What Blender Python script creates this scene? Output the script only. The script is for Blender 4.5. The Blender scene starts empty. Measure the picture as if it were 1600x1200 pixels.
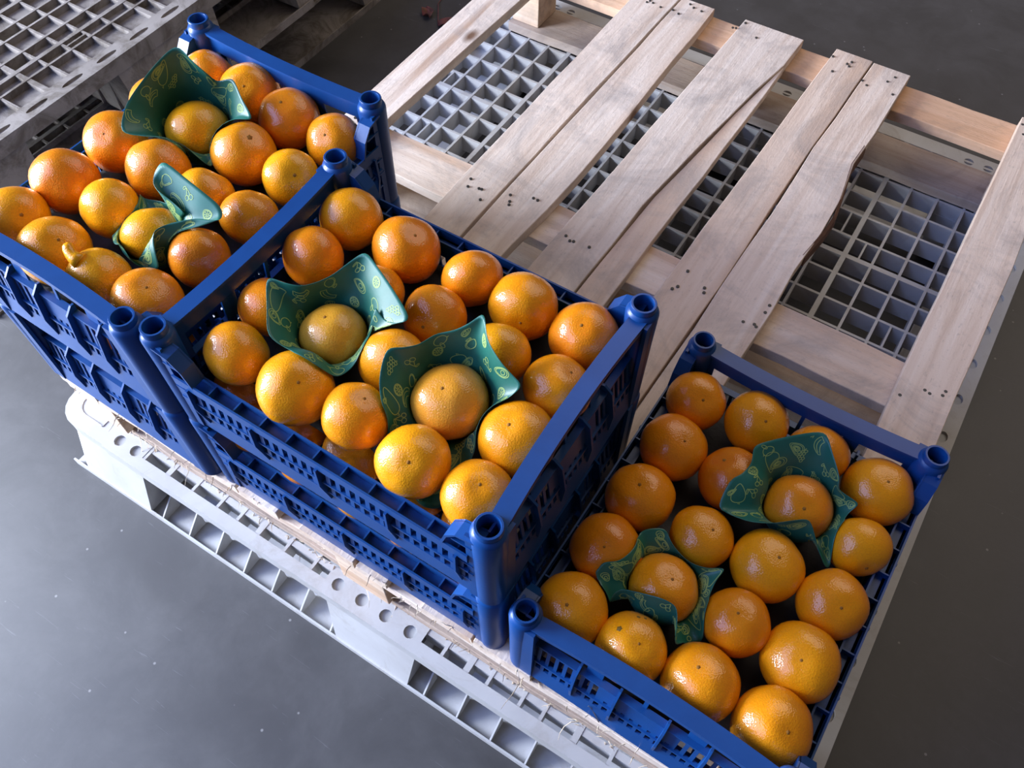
import bpy, math, random
import numpy as np
from mathutils import Vector, Matrix, noise
random.seed(7)
S = bpy.context.scene
COL = S.collection
# ------------------------------------------------------------------ camera
cam_d = bpy.data.cameras.new('camera'); cam = bpy.data.objects.new('camera', cam_d); COL.objects.link(cam)
cam_d.sensor_width = 36.0; cam_d.lens = 29.951; cam_d.clip_start = 0.02; cam_d.clip_end = 60
Rm = Matrix(((0.84484457, -0.45071512, 0.28825949), (0.53500138, 0.70835077, -0.46044838), (0.00334222, 0.54322654, 0.83957951)))
cam.matrix_world = Matrix.Translation((0.532896, -0.223465, 0.931724)) @ Rm.to_4x4()
S.camera = cam
# ------------------------------------------------------------------ world and light
W = bpy.data.worlds.new('hall_ambient'); S.world = W; W.use_nodes = True
W.node_tree.nodes['Background'].inputs[0].default_value = (0.66, 0.54, 0.46, 1)
W.node_tree.nodes['Background'].inputs[1].default_value = 0.115
def area(name, loc, target, sx, sy, power, colr):
    l = bpy.data.lights.new(name, 'AREA'); l.shape = 'RECTANGLE'; l.size = sx; l.size_y = sy; l.energy = power; l.color = colr
    o = bpy.data.objects.new(name, l); COL.objects.link(o); o.location = loc
    o.rotation_euler = (Vector(target) - Vector(loc)).to_track_quat('-Z', 'Y').to_euler(); return o
area('door_daylight', (-2.30, -0.98, 0.76), (0.1, 0.2, 0.15), 1.1, 1.5, 240, (0.80, 0.875, 1.0))
area('high_window_daylight', (-2.6, -2.3, 2.9), (-0.5, -0.3, -0.3), 4.6, 3.6, 175, (0.30, 0.44, 1.0))
area('overhead_fill', (0.5, 2.9, 3.0), (0.3, 0.6, 0), 3.4, 2.6, 38, (1.0, 0.87, 0.76))  # added fill from above to brighten the wood, not a fixture of the hall
S.view_settings.view_transform = 'Standard'; S.view_settings.look = 'None'
S.view_settings.gamma = 1.0; S.view_settings.exposure = 0.34
S.view_settings.use_curve_mapping = False

# ------------------------------------------------------------------ helpers
class MB:
    def __init__(s): s.v = []; s.f = []; s.m = []
    def hexa(s, p, mi=0):
        n = len(s.v); s.v += [tuple(q) for q in p]
        for f in ((3,2,1,0),(4,5,6,7),(0,1,5,4),(1,2,6,5),(2,3,7,6),(3,0,4,7)):
            s.f.append(tuple(n+i for i in f)); s.m.append(mi)
    def box(s, x0, x1, y0, y1, z0, z1, mi=0):
        if x0 > x1: x0, x1 = x1, x0
        if y0 > y1: y0, y1 = y1, y0
        s.hexa([(x0,y0,z0),(x1,y0,z0),(x1,y1,z0),(x0,y1,z0),(x0,y0,z1),(x1,y0,z1),(x1,y1,z1),(x0,y1,z1)], mi)
    def prism(s, poly, a, b, fn):       # poly: 2D points ; fn(p2, t) -> 3D
        n = len(s.v); k = len(poly)
        s.v += [tuple(fn(p, a)) for p in poly] + [tuple(fn(p, b)) for p in poly]
        s.f.append(tuple(n+k-1-i for i in range(k))); s.f.append(tuple(n+k+i for i in range(k)))
        for i in range(k):
            j = (i+1) % k; s.f.append((n+i, n+j, n+k+j, n+k+i))
        s.m += [0]*(k+2)
    def lathe(s, prof, cx, cy, seg=20, z0=0):
        n = len(s.v)
        for r, z in prof:
            for i in range(seg):
                a = 2*math.pi*i/seg; s.v.append((cx+r*math.cos(a), cy+r*math.sin(a), z0+z))
        for j in range(len(prof)-1):
            for i in range(seg):
                k = (i+1) % seg; s.f.append((n+j*seg+i, n+j*seg+k, n+(j+1)*seg+k, n+(j+1)*seg+i)); s.m.append(0)
    def tube(s, pts, r, seg=6):
        n = len(s.v); P = [Vector(p) for p in pts]
        for i, p in enumerate(P):
            d = (P[min(i+1, len(P)-1)] - P[max(i-1, 0)]).normalized()
            a = d.orthogonal() if i == 0 else a - d*a.dot(d)
            a.normalize(); b = d.cross(a)
            rr = r(i/(len(P)-1)) if callable(r) else r
            for k in range(seg):
                t = 2*math.pi*k/seg; s.v.append(tuple(p + a*rr*math.cos(t) + b*rr*math.sin(t)))
        for i in range(len(P)-1):
            for k in range(seg):
                k2 = (k+1) % seg; s.f.append((n+i*seg+k, n+i*seg+k2, n+(i+1)*seg+k2, n+(i+1)*seg+k)); s.m.append(0)
        s.f.append(tuple(n+k for k in range(seg))[::-1]); s.f.append(tuple(n+(len(P)-1)*seg+k for k in range(seg))); s.m += [0, 0]
    def mesh(s, name, mats, smooth=False):
        me = bpy.data.meshes.new(name); me.from_pydata(s.v, [], s.f)
        for m in (mats if isinstance(mats, (list, tuple)) else [mats]): me.materials.append(m)
        me.polygons.foreach_set('material_index', s.m)
        if smooth: me.polygons.foreach_set('use_smooth', [True]*len(me.polygons))
        me.update(); return me
    def obj(s, name, mats, parent=None, smooth=False, bevel=0):
        return link(name, s.mesh(name, mats, smooth), parent, bevel)
def link(name, me, parent=None, bevel=0):
    o = bpy.data.objects.new(name, me); COL.objects.link(o)
    if parent is not None: o.parent = parent
    if bevel:
        b = o.modifiers.new('bevel', 'BEVEL'); b.width = bevel; b.segments = 2; b.limit_method = 'ANGLE'; b.angle_limit = math.radians(40)
    return o
def tag(o, label, cat, group=None, kind=None):
    o['label'] = label; o['category'] = cat
    if group: o['group'] = group
    if kind: o['kind'] = kind
    return o
def empty(name, loc=(0,0,0), rz=0.0):
    o = bpy.data.objects.new(name, None); COL.objects.link(o); o.location = loc; o.rotation_euler = (0, 0, rz); o.empty_display_size = .05
    return o
def copy_tree(o, parent=None):
    c = o.copy(); COL.objects.link(c)
    if parent is not None: c.parent = parent
    for ch in list(o.children): copy_tree(ch, c)
    return c

# ------------------------------------------------------------------ materials
class NM:
    def __init__(s, name):
        s.mat = bpy.data.materials.new(name); s.mat.use_nodes = True
        s.nt = s.mat.node_tree; s.b = s.nt.nodes['Principled BSDF']
    def n(s, t, **kw):
        x = s.nt.nodes.new(t)
        for k, v in kw.items(): setattr(x, k, v)
        return x
    def l(s, a, b): s.nt.links.new(a, b)
    def coord(s, scale=(1,1,1), kind='Object', rnd=False):
        tc = s.n('ShaderNodeTexCoord'); mp = s.n('ShaderNodeMapping'); s.l(tc.outputs[kind], mp.inputs[0]); mp.inputs['Scale'].default_value = scale
        if rnd:
            oi = s.n('ShaderNodeObjectInfo'); m = s.n('ShaderNodeVectorMath', operation='SCALE'); m.inputs[0].default_value = (7.3, 5.1, 9.7)
            s.l(oi.outputs['Random'], m.inputs['Scale']); s.l(m.outputs[0], mp.inputs['Location'])
        return mp.outputs[0]
    def noise(s, vec, scale, detail=4, rough=.55, dist=0):
        x = s.n('ShaderNodeTexNoise'); s.l(vec, x.inputs['Vector']); x.inputs['Scale'].default_value = scale
        x.inputs['Detail'].default_value = detail; x.inputs['Roughness'].default_value = rough; x.inputs['Distortion'].default_value = dist
        return x.outputs['Fac']
    def ramp(s, fac, stops, interp='LINEAR'):
        r = s.n('ShaderNodeValToRGB'); s.l(fac, r.inputs[0]); r.color_ramp.interpolation = interp
        e = r.color_ramp.elements
        while len(e) < len(stops): e.new(.5)
        for el, (p, c) in zip(e, stops): el.position = p; el.color = (*c, 1) if len(c) == 3 else c
        return r.outputs[0]
    def mix(s, fac, a, b, mode='MIX'):
        m = s.n('ShaderNodeMix', data_type='RGBA', blend_type=mode)
        for sock, v in ((0, fac), (6, a), (7, b)):
            if hasattr(v, 'links') or hasattr(v, 'is_linked'): s.l(v, m.inputs[sock])
            elif isinstance(v, (int, float)): m.inputs[sock].default_value = v
            else: m.inputs[sock].default_value = (*v, 1)
        return m.outputs[2]
    def bump(s, h, strength=.3, dist=.001, nrm=None):
        b = s.n('ShaderNodeBump'); s.l(h, b.inputs['Height']); b.inputs['Strength'].default_value = strength; b.inputs['Distance'].default_value = dist
        if nrm is not None: s.l(nrm, b.inputs['Normal'])
        return b.outputs[0]
    def set(s, **kw):
        for k, v in kw.items():
            i = s.b.inputs[k.replace('_', ' ')]
            if hasattr(v, 'is_linked'): s.l(v, i)
            elif isinstance(v, tuple): i.default_value = (*v, 1) if len(v) == 3 else v
            else: i.default_value = v
        return s.mat

def m_floor():
    m = NM('floor_concrete'); v = m.coord()
    a = m.noise(v, 1.6, 6, .6, .1); c = m.ramp(a, [(.3, (.034,.032,.032)), (.72, (.060,.057,.056))])
    b = m.noise(v, 7, 9, .72, .3); c = m.mix(m.ramp(b, [(.42, (0,0,0)), (.75, (.45,.45,.45))]), c, (.11,.105,.105))
    d = m.noise(m.coord((1,1,1)), 3.7, 10, .75, .4); c = m.mix(m.ramp(d, [(.35, (.35,.35,.35)), (.5, (0,0,0))]), c, (.032,.028,.026))
    # fine scratches: thin crossing lines of two stretched noises
    sc = m.noise(m.coord((3, 60, 1)), 4, 3, .5, 1.5); s1 = m.ramp(sc, [(.70, (0,0,0)), (.74, (.35,.35,.35))])
    c = m.mix(s1, c, (.18,.18,.185))
    sp = m.n('ShaderNodeTexVoronoi'); sp.inputs['Scale'].default_value = 26; m.l(v, sp.inputs['Vector'])
    spk = m.ramp(sp.outputs['Distance'], [(.035, (.8,.8,.8)), (.06, (0,0,0))]); c = m.mix(spk, c, (.25,.24,.23))
    r = m.ramp(b, [(.3, (.46,.46,.46)), (.8, (.56,.56,.56))])
    return m.set(Base_Color=c, Roughness=r, Specular_IOR_Level=.68, Normal=m.bump(b, .12, .002))
def m_wood(name, axis, tint=(1,1,1), dark=0.0):
    m = NM(name); st = (1, .05, 1) if axis == 'y' else (.05, 1, 1)
    v = m.coord(st, rnd=True); vu = m.coord((1,1,1), rnd=True)
    g = m.noise(v, 60, 5, .6, .6)
    base = m.ramp(g, [(.25, (.64,.49,.38)), (.5, (.80,.67,.56)), (.75, (.87,.77,.68))])
    w = m.noise(v, 9, 3, .5, 1.0); base = m.mix(m.ramp(w, [(.50, (0,0,0)), (.70, (.7,.7,.7))]), base, (.56,.36,.23))
    w2 = m.noise(v, 22, 2, .5, .3); base = m.mix(m.ramp(w2, [(.66, (0,0,0)), (.72, (.55,.55,.55))]), base, (.36,.18,.085))
    gr = m.noise(vu, 7, 7, .7, 1); base = m.mix(m.ramp(gr, [(.47, (0,0,0)), (.70, (.7,.7,.7))]), base, (.38,.33,.30))
    fuzz = m.noise(m.coord((1, .4, 1) if axis == 'y' else (.4, 1, 1), rnd=True), 240, 4, .7)
    base = m.mix(m.ramp(fuzz, [(.58, (0,0,0)), (.72, (.38,.38,.38))]), base, (.34,.29,.25))
    kn = m.n('ShaderNodeTexVoronoi'); kn.inputs['Scale'].default_value = 5.0; kn.feature = 'F1'
    m.l(m.coord((1.6, .8, 1) if axis == 'y' else (.8, 1.6, 1), rnd=True), kn.inputs['Vector'])
    base = m.mix(m.ramp(kn.outputs['Distance'], [(.045, (.95,.95,.95)), (.11, (0,0,0))]), base, (.17,.085,.045))
    base = m.mix(1.0, base, tint, 'MULTIPLY')
    oi = m.n('ShaderNodeObjectInfo'); base = m.mix(1.0, base, m.ramp(oi.outputs['Random'], [(0, (.88,.86,.84)), (.5, (1,1,1)), (1, (1.0,.93,.86))]), 'MULTIPLY')
    h = m.noise(v, 120, 4, .7)
    return m.set(Base_Color=base, Roughness=.8, Specular_IOR_Level=.25, Normal=m.bump(h, .35, .002, m.bump(fuzz, .35, .0015)))
def m_plastic(name, c0, c1, rough, dirt=None, scale=8, bump=.1, spec=.5):
    m = NM(name); v = m.coord(); a = m.noise(v, scale, 6, .65, .5); c = m.mix(m.ramp(a, [(.35, (0,0,0)), (.7, (1,1,1))]), c0, c1)
    if dirt:
        d = m.noise(v, dirt[1], 8, .72, 1.4); c = m.mix(m.ramp(d, [(dirt[2], (0,0,0)), (dirt[2]+.16, (dirt[3],)*3)]), c, dirt[0])
    return m.set(Base_Color=c, Roughness=rough, Specular_IOR_Level=spec, Normal=m.bump(m.noise(v, 180, 3, .6), bump, .0006))
def m_peel():
    m = NM('mandarin_peel'); v = m.coord((1,1,1), rnd=True)
    oi = m.n('ShaderNodeObjectInfo')
    a = m.noise(v, 22, 4, .55, .4); c = m.mix(m.ramp(a, [(.35, (0,0,0)), (.72, (.5,.5,.5))]), oi.outputs['Color'], (.92,.37,.005))
    f = m.noise(v, 900, 2, .5); c = m.mix(m.ramp(f, [(.36, (.30,.30,.30)), (.52, (0,0,0))]), c, (.55,.19,.006))
    sp = m.noise(v, 150, 4, .6); c = m.mix(m.ramp(sp, [(.745, (0,0,0)), (.79, (.6,.6,.6))]), c, (.22,.10,.015))
    vo = m.n('ShaderNodeTexVoronoi'); vo.inputs['Scale'].default_value = 620; m.l(v, vo.inputs['Vector'])
    h1 = m.bump(vo.outputs['Distance'], .32, .0006); h2 = m.bump(m.noise(v, 130, 2, .45), .35, .0007, h1)
    m.set(Base_Color=c, Roughness=.42, Specular_IOR_Level=.2, Normal=h2)
    m.b.inputs['Subsurface Weight'].default_value = .12; m.b.inputs['Subsurface Radius'].default_value = (.006, .0025, .0008)
    m.b.inputs['Coat Weight'].default_value = 1.0; m.b.inputs['Coat Roughness'].default_value = .07; m.l(h2, m.b.inputs['Coat Normal'])
    return m.mat
def m_paper():
    m = NM('green_wrapping_paper'); v = m.coord(); a = m.noise(v, 60, 4, .6)
    c = m.mix(m.ramp(a, [(.3, (0,0,0)), (.7, (1,1,1))]), (.011,.130,.085), (.015,.158,.108))
    m.set(Base_Color=c, Roughness=.42, Specular_IOR_Level=.6, Normal=m.bump(a, .1, .001))
    m.b.inputs['Sheen Weight'].default_value = .12; m.b.inputs['Sheen Roughness'].default_value = .4; m.b.inputs['Sheen Tint'].default_value = (.35,.85,1,1)
    return m.mat
def flat(name, c, rough=.5, **kw):
    m = NM(name); return m.set(Base_Color=c, Roughness=rough, **kw)
FLOOR = m_floor()
WY = m_wood('pine_along_y', 'y'); WX = m_wood('pine_along_x', 'x'); WFRESH = m_wood('fresh_pine_along_x', 'x', (1.0,.82,.66)); WGREY = m_wood('shade_tinted_pine_along_x', 'x', (.60,.58,.58)); WBLK = m_wood('pine_block', 'x', (.98,.92,.84))  # WGREY: grey tint paints in the shade on boards below the deck
BARK = m_plastic('dark_bark', (.12,.06,.04), (.22,.11,.07), .9, None, 60, .8)
WHITE = m_plastic('white_pallet_plastic', (.44,.43,.425), (.54,.54,.54), .5, ((.34,.30,.26), 9, .53, .55), 6)
GREY = m_plastic('dirty_pallet_plastic', (.21,.185,.165), (.29,.26,.235), .9, ((.10,.08,.06), 12, .45, .8), 7)
HOLE = flat('recessed_plastic', (.42,.42,.41), .6)
BLUE = m_plastic('blue_crate_plastic', (.003,.050,.200), (.005,.064,.245), .36, ((.05,.09,.22), 40, .66, .35), 10, .12)
PEEL = m_peel(); PAPER = m_paper(); PRINT = flat('pale_green_ink', (.34,.50,.15), .55)
LINER = m_plastic('black_liner', (.016,.014,.015), (.028,.025,.028), .5, None, 30, .5)
SCAR = flat('stem_scar_brown', (.34,.15,.03), 1.0, Specular_IOR_Level=.05); BLEM = flat('rind_blemish', (.20,.115,.012), .7); NAIL = flat('nail_steel', (.035,.032,.03), .5); FIBRE = flat('wood_fibre', (.72,.60,.44), .8)
LEAFM = m_plastic('dried_red_leaf', (.14,.035,.035), (.23,.07,.06), .7, ((.10,.09,.04), 30, .5, .8), 30, .5)

# ------------------------------------------------------------------ floor
FZ = -0.285
fb = MB(); fb.box(-5, 5, -4, 6, FZ-.05, FZ); fl = fb.obj('floor', FLOOR); fl['kind'] = 'structure'

# ------------------------------------------------------------------ plastic pallets
def plate_hole(b, x0, x1, y0, y1, cx, cy, rx, ry, z0, z1):
    """rectangular plate with one round hole, its wall and a recessed bottom"""
    N = 16; ring = [(cx+rx*math.cos(2*math.pi*(i+.5)/N), cy+ry*math.sin(2*math.pi*(i+.5)/N)) for i in range(N)]
    def sq(i):
        a = 2*math.pi*(i+.5)/N; c, s = math.cos(a), math.sin(a)
        t = min(((x1-cx) if c > 0 else (cx-x0))/max(abs(c), 1e-6), ((y1-cy) if s > 0 else (cy-y0))/max(abs(s), 1e-6))
        return (cx+c*t, cy+s*t)
    out = [sq(i) for i in range(N)]; cor = [(x1,y1), (x0,y1), (x0,y0), (x1,y0)]
    for i in range(N):
        j = (i+1) % N; n = len(b.v); extra = []
        a0, a1 = out[i], out[j]
        if abs(a0[0]-a1[0]) > 1e-6 and abs(a0[1]-a1[1]) > 1e-6:
            extra = [min(cor, key=lambda c: (c[0]-(a0[0]+a1[0])/2)**2 + (c[1]-(a0[1]+a1[1])/2)**2)]
        pts = [ring[i], a0] + extra + [a1, ring[j]]
        b.v += [(p[0], p[1], z1) for p in pts]; b.f.append(tuple(range(n, n+len(pts)))); b.m.append(0)
        n = len(b.v); b.v += [(*ring[i], z1), (*ring[j], z1), (*ring[j], z0), (*ring[i], z0)]; b.f.append((n, n+1, n+2, n+3)); b.m.append(0)
    n = len(b.v); b.v += [(*p, z0) for p in ring]; b.f.append(tuple(range(n, n+N))); b.m.append(1)
def shell(b, top, bot, z1, z0, t=.004):
    """open-topped tapering leg: outer and inner wall plus a bottom plate"""
    def inset(p, d):
        cx = sum(q[0] for q in p)/len(p); cy = sum(q[1] for q in p)/len(p)
        return [(q[0]-math.copysign(min(d, abs(q[0]-cx)), q[0]-cx), q[1]-math.copysign(min(d, abs(q[1]-cy)), q[1]-cy)) for q in p]
    k = len(top); ti, bi = inset(top, t), inset(bot, t); n = len(b.v)
    b.v += [(*p, z1) for p in top] + [(*p, z0) for p in bot] + [(*p, z1) for p in ti] + [(*p, z0+t) for p in bi]
    for i in range(k):
        j = (i+1) % k
        b.f += [(n+i, n+k+i, n+k+j, n+j), (n+2*k+i, n+2*k+j, n+3*k+j, n+3*k+i), (n+i, n+j, n+2*k+j, n+2*k+i)]; b.m += [0]*3
    b.f += [tuple(n+k+i for i in range(k))[::-1], tuple(n+3*k+i for i in range(k))]; b.m += [0, 0]
def corner_poly(x0, x1, y0, y1, cham, which):
    p = [(x0,y0), (x1,y0), (x1,y1), (x0,y1)]; o = []
    for i, q in enumerate(p):
        if i == which:
            cx = q[0] + math.copysign(cham, (x0+x1)/2-q[0]); cy = q[1] + math.copysign(cham, (y0+y1)/2-q[1])
            a0 = {0: 180, 1: 270, 2: 0, 3: 90}[i]
            for t in range(6):
                a = math.radians(a0 + 90*t/5); o.append((cx+cham*math.cos(a), cy+cham*math.sin(a)))
        else: o.append(q)
    return o
def plastic_pallet(name, mat, X0, X1, Y0, Y1, zt, xb, yb, seed, slots=False):
    """local frame: origin at floor corner; xb/yb = leg intervals along x and y"""
    rnd = random.Random(seed); H = .150; root = empty(name, (X0, Y0, zt-H)); LX, LY = X1-X0, Y1-Y0
    b = MB(); zt = H; rw = .030; cs = .095
    cor = [((0, xb[0][1]*.62), (0, yb[0][1]*.62), 0), ((LX-cs, LX), (0, cs), 1), ((LX-cs, LX), (LY-cs, LY), 2), ((0, cs), (LY-cs, LY), 3)]
    for (a, c, w) in cor:      # rounded corner pads with a raised pocket outline
        P = corner_poly(a[0], a[1], c[0], c[1], .04, w); b.prism(P, H-.006, H, lambda p, t: (p[0], p[1], t))
        cx, cy = (a[0]+a[1])/2, (c[0]+c[1])/2; Q = [(cx+(p[0]-cx)*.55, cy+(p[1]-cy)*.55) for p in P]
        for i in range(len(Q)):
            p, q_ = Q[i], Q[(i+1) % len(Q)]; b.tube([(*p, H), (*q_, H)], .0016, 4)
        b.prism(P, H-.030, H-.006, lambda p, t, cx=cx, cy=cy: (cx+(p[0]-cx)*.985, cy+(p[1]-cy)*.985, t))
    x_s, x_e, y_s, y_e = cor[0][0][1], LX-cs, cor[0][1][1], LY-cs
    def railx(y0, y1):
        z0 = H-.004
        out_y = y0 if y0 < .01 else y1
        b.box(x_s, x_e, out_y-(.002 if out_y < .01 else 0), out_y+(0 if out_y < .01 else .002), H-.028, H); 
        for (a, e) in ((xb[0][0], xb[0][1]), (xb[1][0], xb[1][1]), (xb[2][0], xb[2][1])):
            a, e = max(a, x_s), min(e, x_e)
            if e - a < .03: continue
            k = 4 if e-a > .12 else (2 if e-a > .05 else 1); st = (e-a)/k
            w0, w1 = (y0, y1+.006) if y0 < .01 else (y0-.010, y1)
            for i in range(k): plate_hole(b, a+i*st, a+(i+1)*st, w0, w1, a+(i+.5)*st, (w0+w1)/2, .0085, .0085, H-.004, H)
        g = [(max(xb[0][1], x_s), xb[1][0]), (xb[1][1], min(xb[2][0], x_e))]
        for a, e in g: b.box(a, e, y0, y1-.015 if y0 < .01 else y1, z0, H)
    railx(0, rw); railx(LY-rw, LY)
    for (x0, x1) in ((0, rw), (LX-rw, LX)):
        ox = x0 if x0 < .01 else x1; b.box(ox-(.002 if ox < .01 else 0), ox+(0 if ox < .01 else .002), y_s, y_e, H-.028, H)
        y = y_s
        while y < y_e-1e-4:
            e = min(y+.075, y_e); plate_hole(b, x0, x1, y, e, (x0+x1)/2, (y+e)/2, .005 if slots else .007, .022 if slots else .010, H-.004, H); y = e
    # deck grid
    xs = [rw]; 
    while xs[-1] < LX-rw-.03: xs.append(xs[-1] + rnd.choice([.030, .036, .0505, .046, .046]))
    ys = [.032, .032+.022]
    while ys[-1] < LY-rw-.03: ys.append(ys[-1] + rnd.choice([.045, .050, .050, .056, .030]))
    for i, x in enumerate(xs): 
        w = .0022 if i % 4 else .0042; yi = .035 if any(a-.002 < x < e+.002 for a, e in xb) else .012; b.box(x-w, x+w, yi, LY-yi, H-.034, H-.0005)
    for i, y in enumerate(ys):
        w = .0022 if i % 5 else .0045; b.box(rw-.002, LX-rw+.002, y-w, y+w, H-.034, H-.0012)
    if mat is GREY:
        for i in range(len(xs)-1):
            for j in range(len(ys)-1):
                if rnd.random() < .93: b.box(xs[i], xs[i+1], ys[j], ys[j+1], H-rnd.choice([.012, .014, .018])-.004, H-rnd.choice([.009, .012])-.001)
    for k in range(60):         # filled or half filled cells
        i, j = rnd.randrange(len(xs)-1), rnd.randrange(1, len(ys)-1)
        if rnd.random() < .4: b.box(xs[i], xs[i+1], ys[j], ys[j+1], H-.024, H-.019)
        else: xm = (xs[i]+xs[i+1])/2; b.box(xm-.0016, xm+.0016, ys[j], ys[j+1], H-.03, H-.0016)
    b.obj('deck_grid', [mat, HOLE if mat is WHITE else mat], root)
    # legs
    for i, (xa, xe) in enumerate(xb):
        for j, (ya, ye) in enumerate(yb):
            g = MB(); w = {(0,0): 0, (2,0): 1, (2,2): 2, (0,2): 3}.get((i, j), -1)
            ox = -.018 if i == 0 else 0; ex = .018 if i == 2 else 0; oy = -.018 if j == 0 else 0; ey = .018 if j == 2 else 0
            T = corner_poly(xa+.003, xe-.003, ya+.003, ye-.003, .035, w)
            B = corner_poly(xa+ox+.003+(0 if i == 0 else .012), xe+ex-.003-(0 if i == 2 else .012), ya+oy+(0 if j == 0 else .012), ye+ey-(0 if j == 2 else .012), .035, w)
            shell(g, T, B, H-.028, .012)
            for k in range(1, 3): xx = xa+(xe-xa)*k/3; g.box(xx-.0015, xx+.0015, ya+.006, ye-.006, .016, H-.05)
            g.box(xa+.006, xe-.006, (ya+ye)/2-.0015, (ya+ye)/2+.0015, .016, H-.05)
            g.obj('leg', mat, root)
    # bottom runners: channel with lip and triangular ribs
    def runner(x0, x1, y0, y1, axis, outer):
        g = MB(); g.box(x0, x1, y0, y1, 0, .005)
        if axis == 'x':
            for yy in (y0, y1): g.box(x0, x1, yy-.0015, yy+.0015, 0, .016)
            x = x0+.03
            while x < x1-.02:
                if outer: 
                    s = 1 if outer > 0 else -1; yo = y0 if s > 0 else y1
                    g.prism([(yo, .005), (yo+s*.032, .005), (yo+s*.032, .045), (yo, .014)], x-.0012, x+.0012, lambda p, t: (t, p[0], p[1]))
                x += .054
        else:
            for xx in (x0, x1): g.box(xx-.0015, xx+.0015, y0, y1, 0, .016)
        g.obj('bottom_runner', mat, root)
    runner(-.018, LX+.018, -.018, .10, 'x', 1); runner(-.018, LX+.018, LY-.10, LY+.018, 'x', -1); runner(-.0, LX, (yb[1][0]+yb[1][1])/2-.05, (yb[1][0]+yb[1][1])/2+.05, 'x', 0)
    runner(-.018, .10, .10, LY-.10, 'y', 0); runner(LX-.10, LX+.018, .10, LY-.10, 'y', 0)
    return root
p = plastic_pallet('plastic_pallet', WHITE, -.372, .752, -.038, 1.225, -.135, ((0, .165), (.495, .648), (.960, 1.124)), ((0, .15), (.555, .71), (1.113, 1.263)), 11)
tag(p, 'white plastic grid pallet on the floor, directly under the wooden pallet', 'pallet')
p = plastic_pallet('plastic_pallet', GREY, -1.86, -.755, .085, 1.285, -.135, ((0, .15), (.48, .63), (.955, 1.105)), ((0, .15), (.45, .65), (1.05, 1.2)), 5, True)
tag(p, 'dirty grey plastic pallet at the bottom of the stack at upper left', 'pallet')
p = plastic_pallet('plastic_pallet', GREY, -1.81, -.704, .105, 1.035, .015, ((0, .15), (.48, .63), (.956, 1.106)), ((0, .165), (.36, .60), (.78, .93)), 8, True)
tag(p, 'dirty grey plastic pallet on top of the stack at upper left', 'pallet')

# ------------------------------------------------------------------ wooden pallet
wp = tag(empty('wooden_pallet', (0, 0, -.135)), 'pale raw pine pallet with gapped top boards, carrying the blue crates', 'pallet')
def board(xl, xr, y0, y1, z0, z1, mat, name, n=14, jit=.0012, along='y', seed=0, extra=None):
    """plank with slightly wavy sawn edges; xl/xr are lists of (y, x) giving its side edges"""
    rnd = random.Random(seed); b = MB()
    def at(L, y):
        if y <= L[0][0]: return L[0][1]
        for (a, xa), (c, xc) in zip(L, L[1:]):
            if y <= c: return xa + (xc-xa)*(y-a)/(c-a)
        return L[-1][1]
    rows = []
    for i in range(n+1):
        y = y0 + (y1-y0)*i/n; l = at(xl, y)+rnd.uniform(-jit, jit); r = at(xr, y)+rnd.uniform(-jit, jit); dz = rnd.uniform(-.0004, .0004)
        ch = .0009
        pts = [(l, z0), (r, z0), (r, z1-ch+dz), (r-ch, z1+dz), (l+ch, z1+dz), (l, z1-ch+dz)]
        rows.append([(p_[0], y, p_[1]+.135) if along == 'y' else (y, p_[0], p_[1]+.135) for p_ in pts])
    for r_ in rows: b.v += r_
    k = 6
    for i in range(n):
        for j in range(k):
            q_ = (j+1) % k; f = (i*k+j, i*k+q_, (i+1)*k+q_, (i+1)*k+j); b.f.append(f[::-1] if along == 'x' else f); b.m.append(0)
    e = (tuple(range(k))[::-1], tuple(n*k+j for j in range(k))); b.f += e; b.m += [0, 0]
    me = b.mesh(name, mat); me.validate(); return link(name, me, wp)
def C(x): return [(0, x)]
T0, T1 = -.017, 1.180
board(C(-.300), [(0, -.236), (.6, -.234), (1, -.224), (1.2, -.222)], T0, T1, -.018, 0, WY, 'top_board', seed=1)
board(C(-.056), [(0, .008), (.47, .010), (1.18, .0205)], T0, T1+.006, -.018, 0, WY, 'top_board', seed=2)
board([(0, .0135), (.47, .0155), (1.18, .025)], [(0, .074), (.46, .080), (.65, .096), (1.18, .090)], T0, T1-.006, -.018, 0, WY, 'top_board', seed=3)
board([(0, .110), (.475, .126), (1.18, .149)], [(0, .19), (.46, .204), (.69, .209), (1.03, .247), (1.1, .2605), (1.18, .261)], T0, T1-.004, -.018, 0, WY, 'top_board', seed=4)
board([(0, .193), (.46, .2065), (.69, .212), (1.03, .249), (1.09, .258)], [(0, .235), (.47, .249), (.78, .256), (1.1, .261)], T0, 1.09, -.018, -.0035, WY, 'top_board', seed=5)
board([(0, .285), (.51, .301), (1.18, .318)], [(0, .352), (.436, .3685), (.614, .3725), (.9, .376), (1.18, .383)], T0, T1+.004, -.018, 0, WY, 'top_board', seed=6)
o5 = board([(0, .3565), (.436, .3725), (.614, .376), (.9, .379), (1.18, .386)], [(0, .43), (.525, .450), (.70, .452), (.80, .462), (.90, .446), (1.0, .450), (1.18, .451)], T0, T1, -.018, .0008, WY, 'top_board', seed=7, jit=.002)
b = MB(); 
for (ya, xa), (yb_, xc) in zip([(.70, .453), (.76, .461), (.80, .463), (.86, .455), (.92, .446)], [(.76, .461), (.80, .463), (.86, .455), (.92, .446), (.97, .4485)]):
    b.hexa([(xa-.004, ya, .115), (xa+.002, ya, .115), (xc+.002, yb_, .115), (xc-.004, yb_, .115), (xa-.004, ya, .1365), (xa+.0005, ya, .131), (xc+.0005, yb_, .131), (xc-.004, yb_, .1365)])
bk = b.obj('bark_edge', BARK, o5); bk['label'] = 'dark strip of bark left on the board edge'
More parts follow.
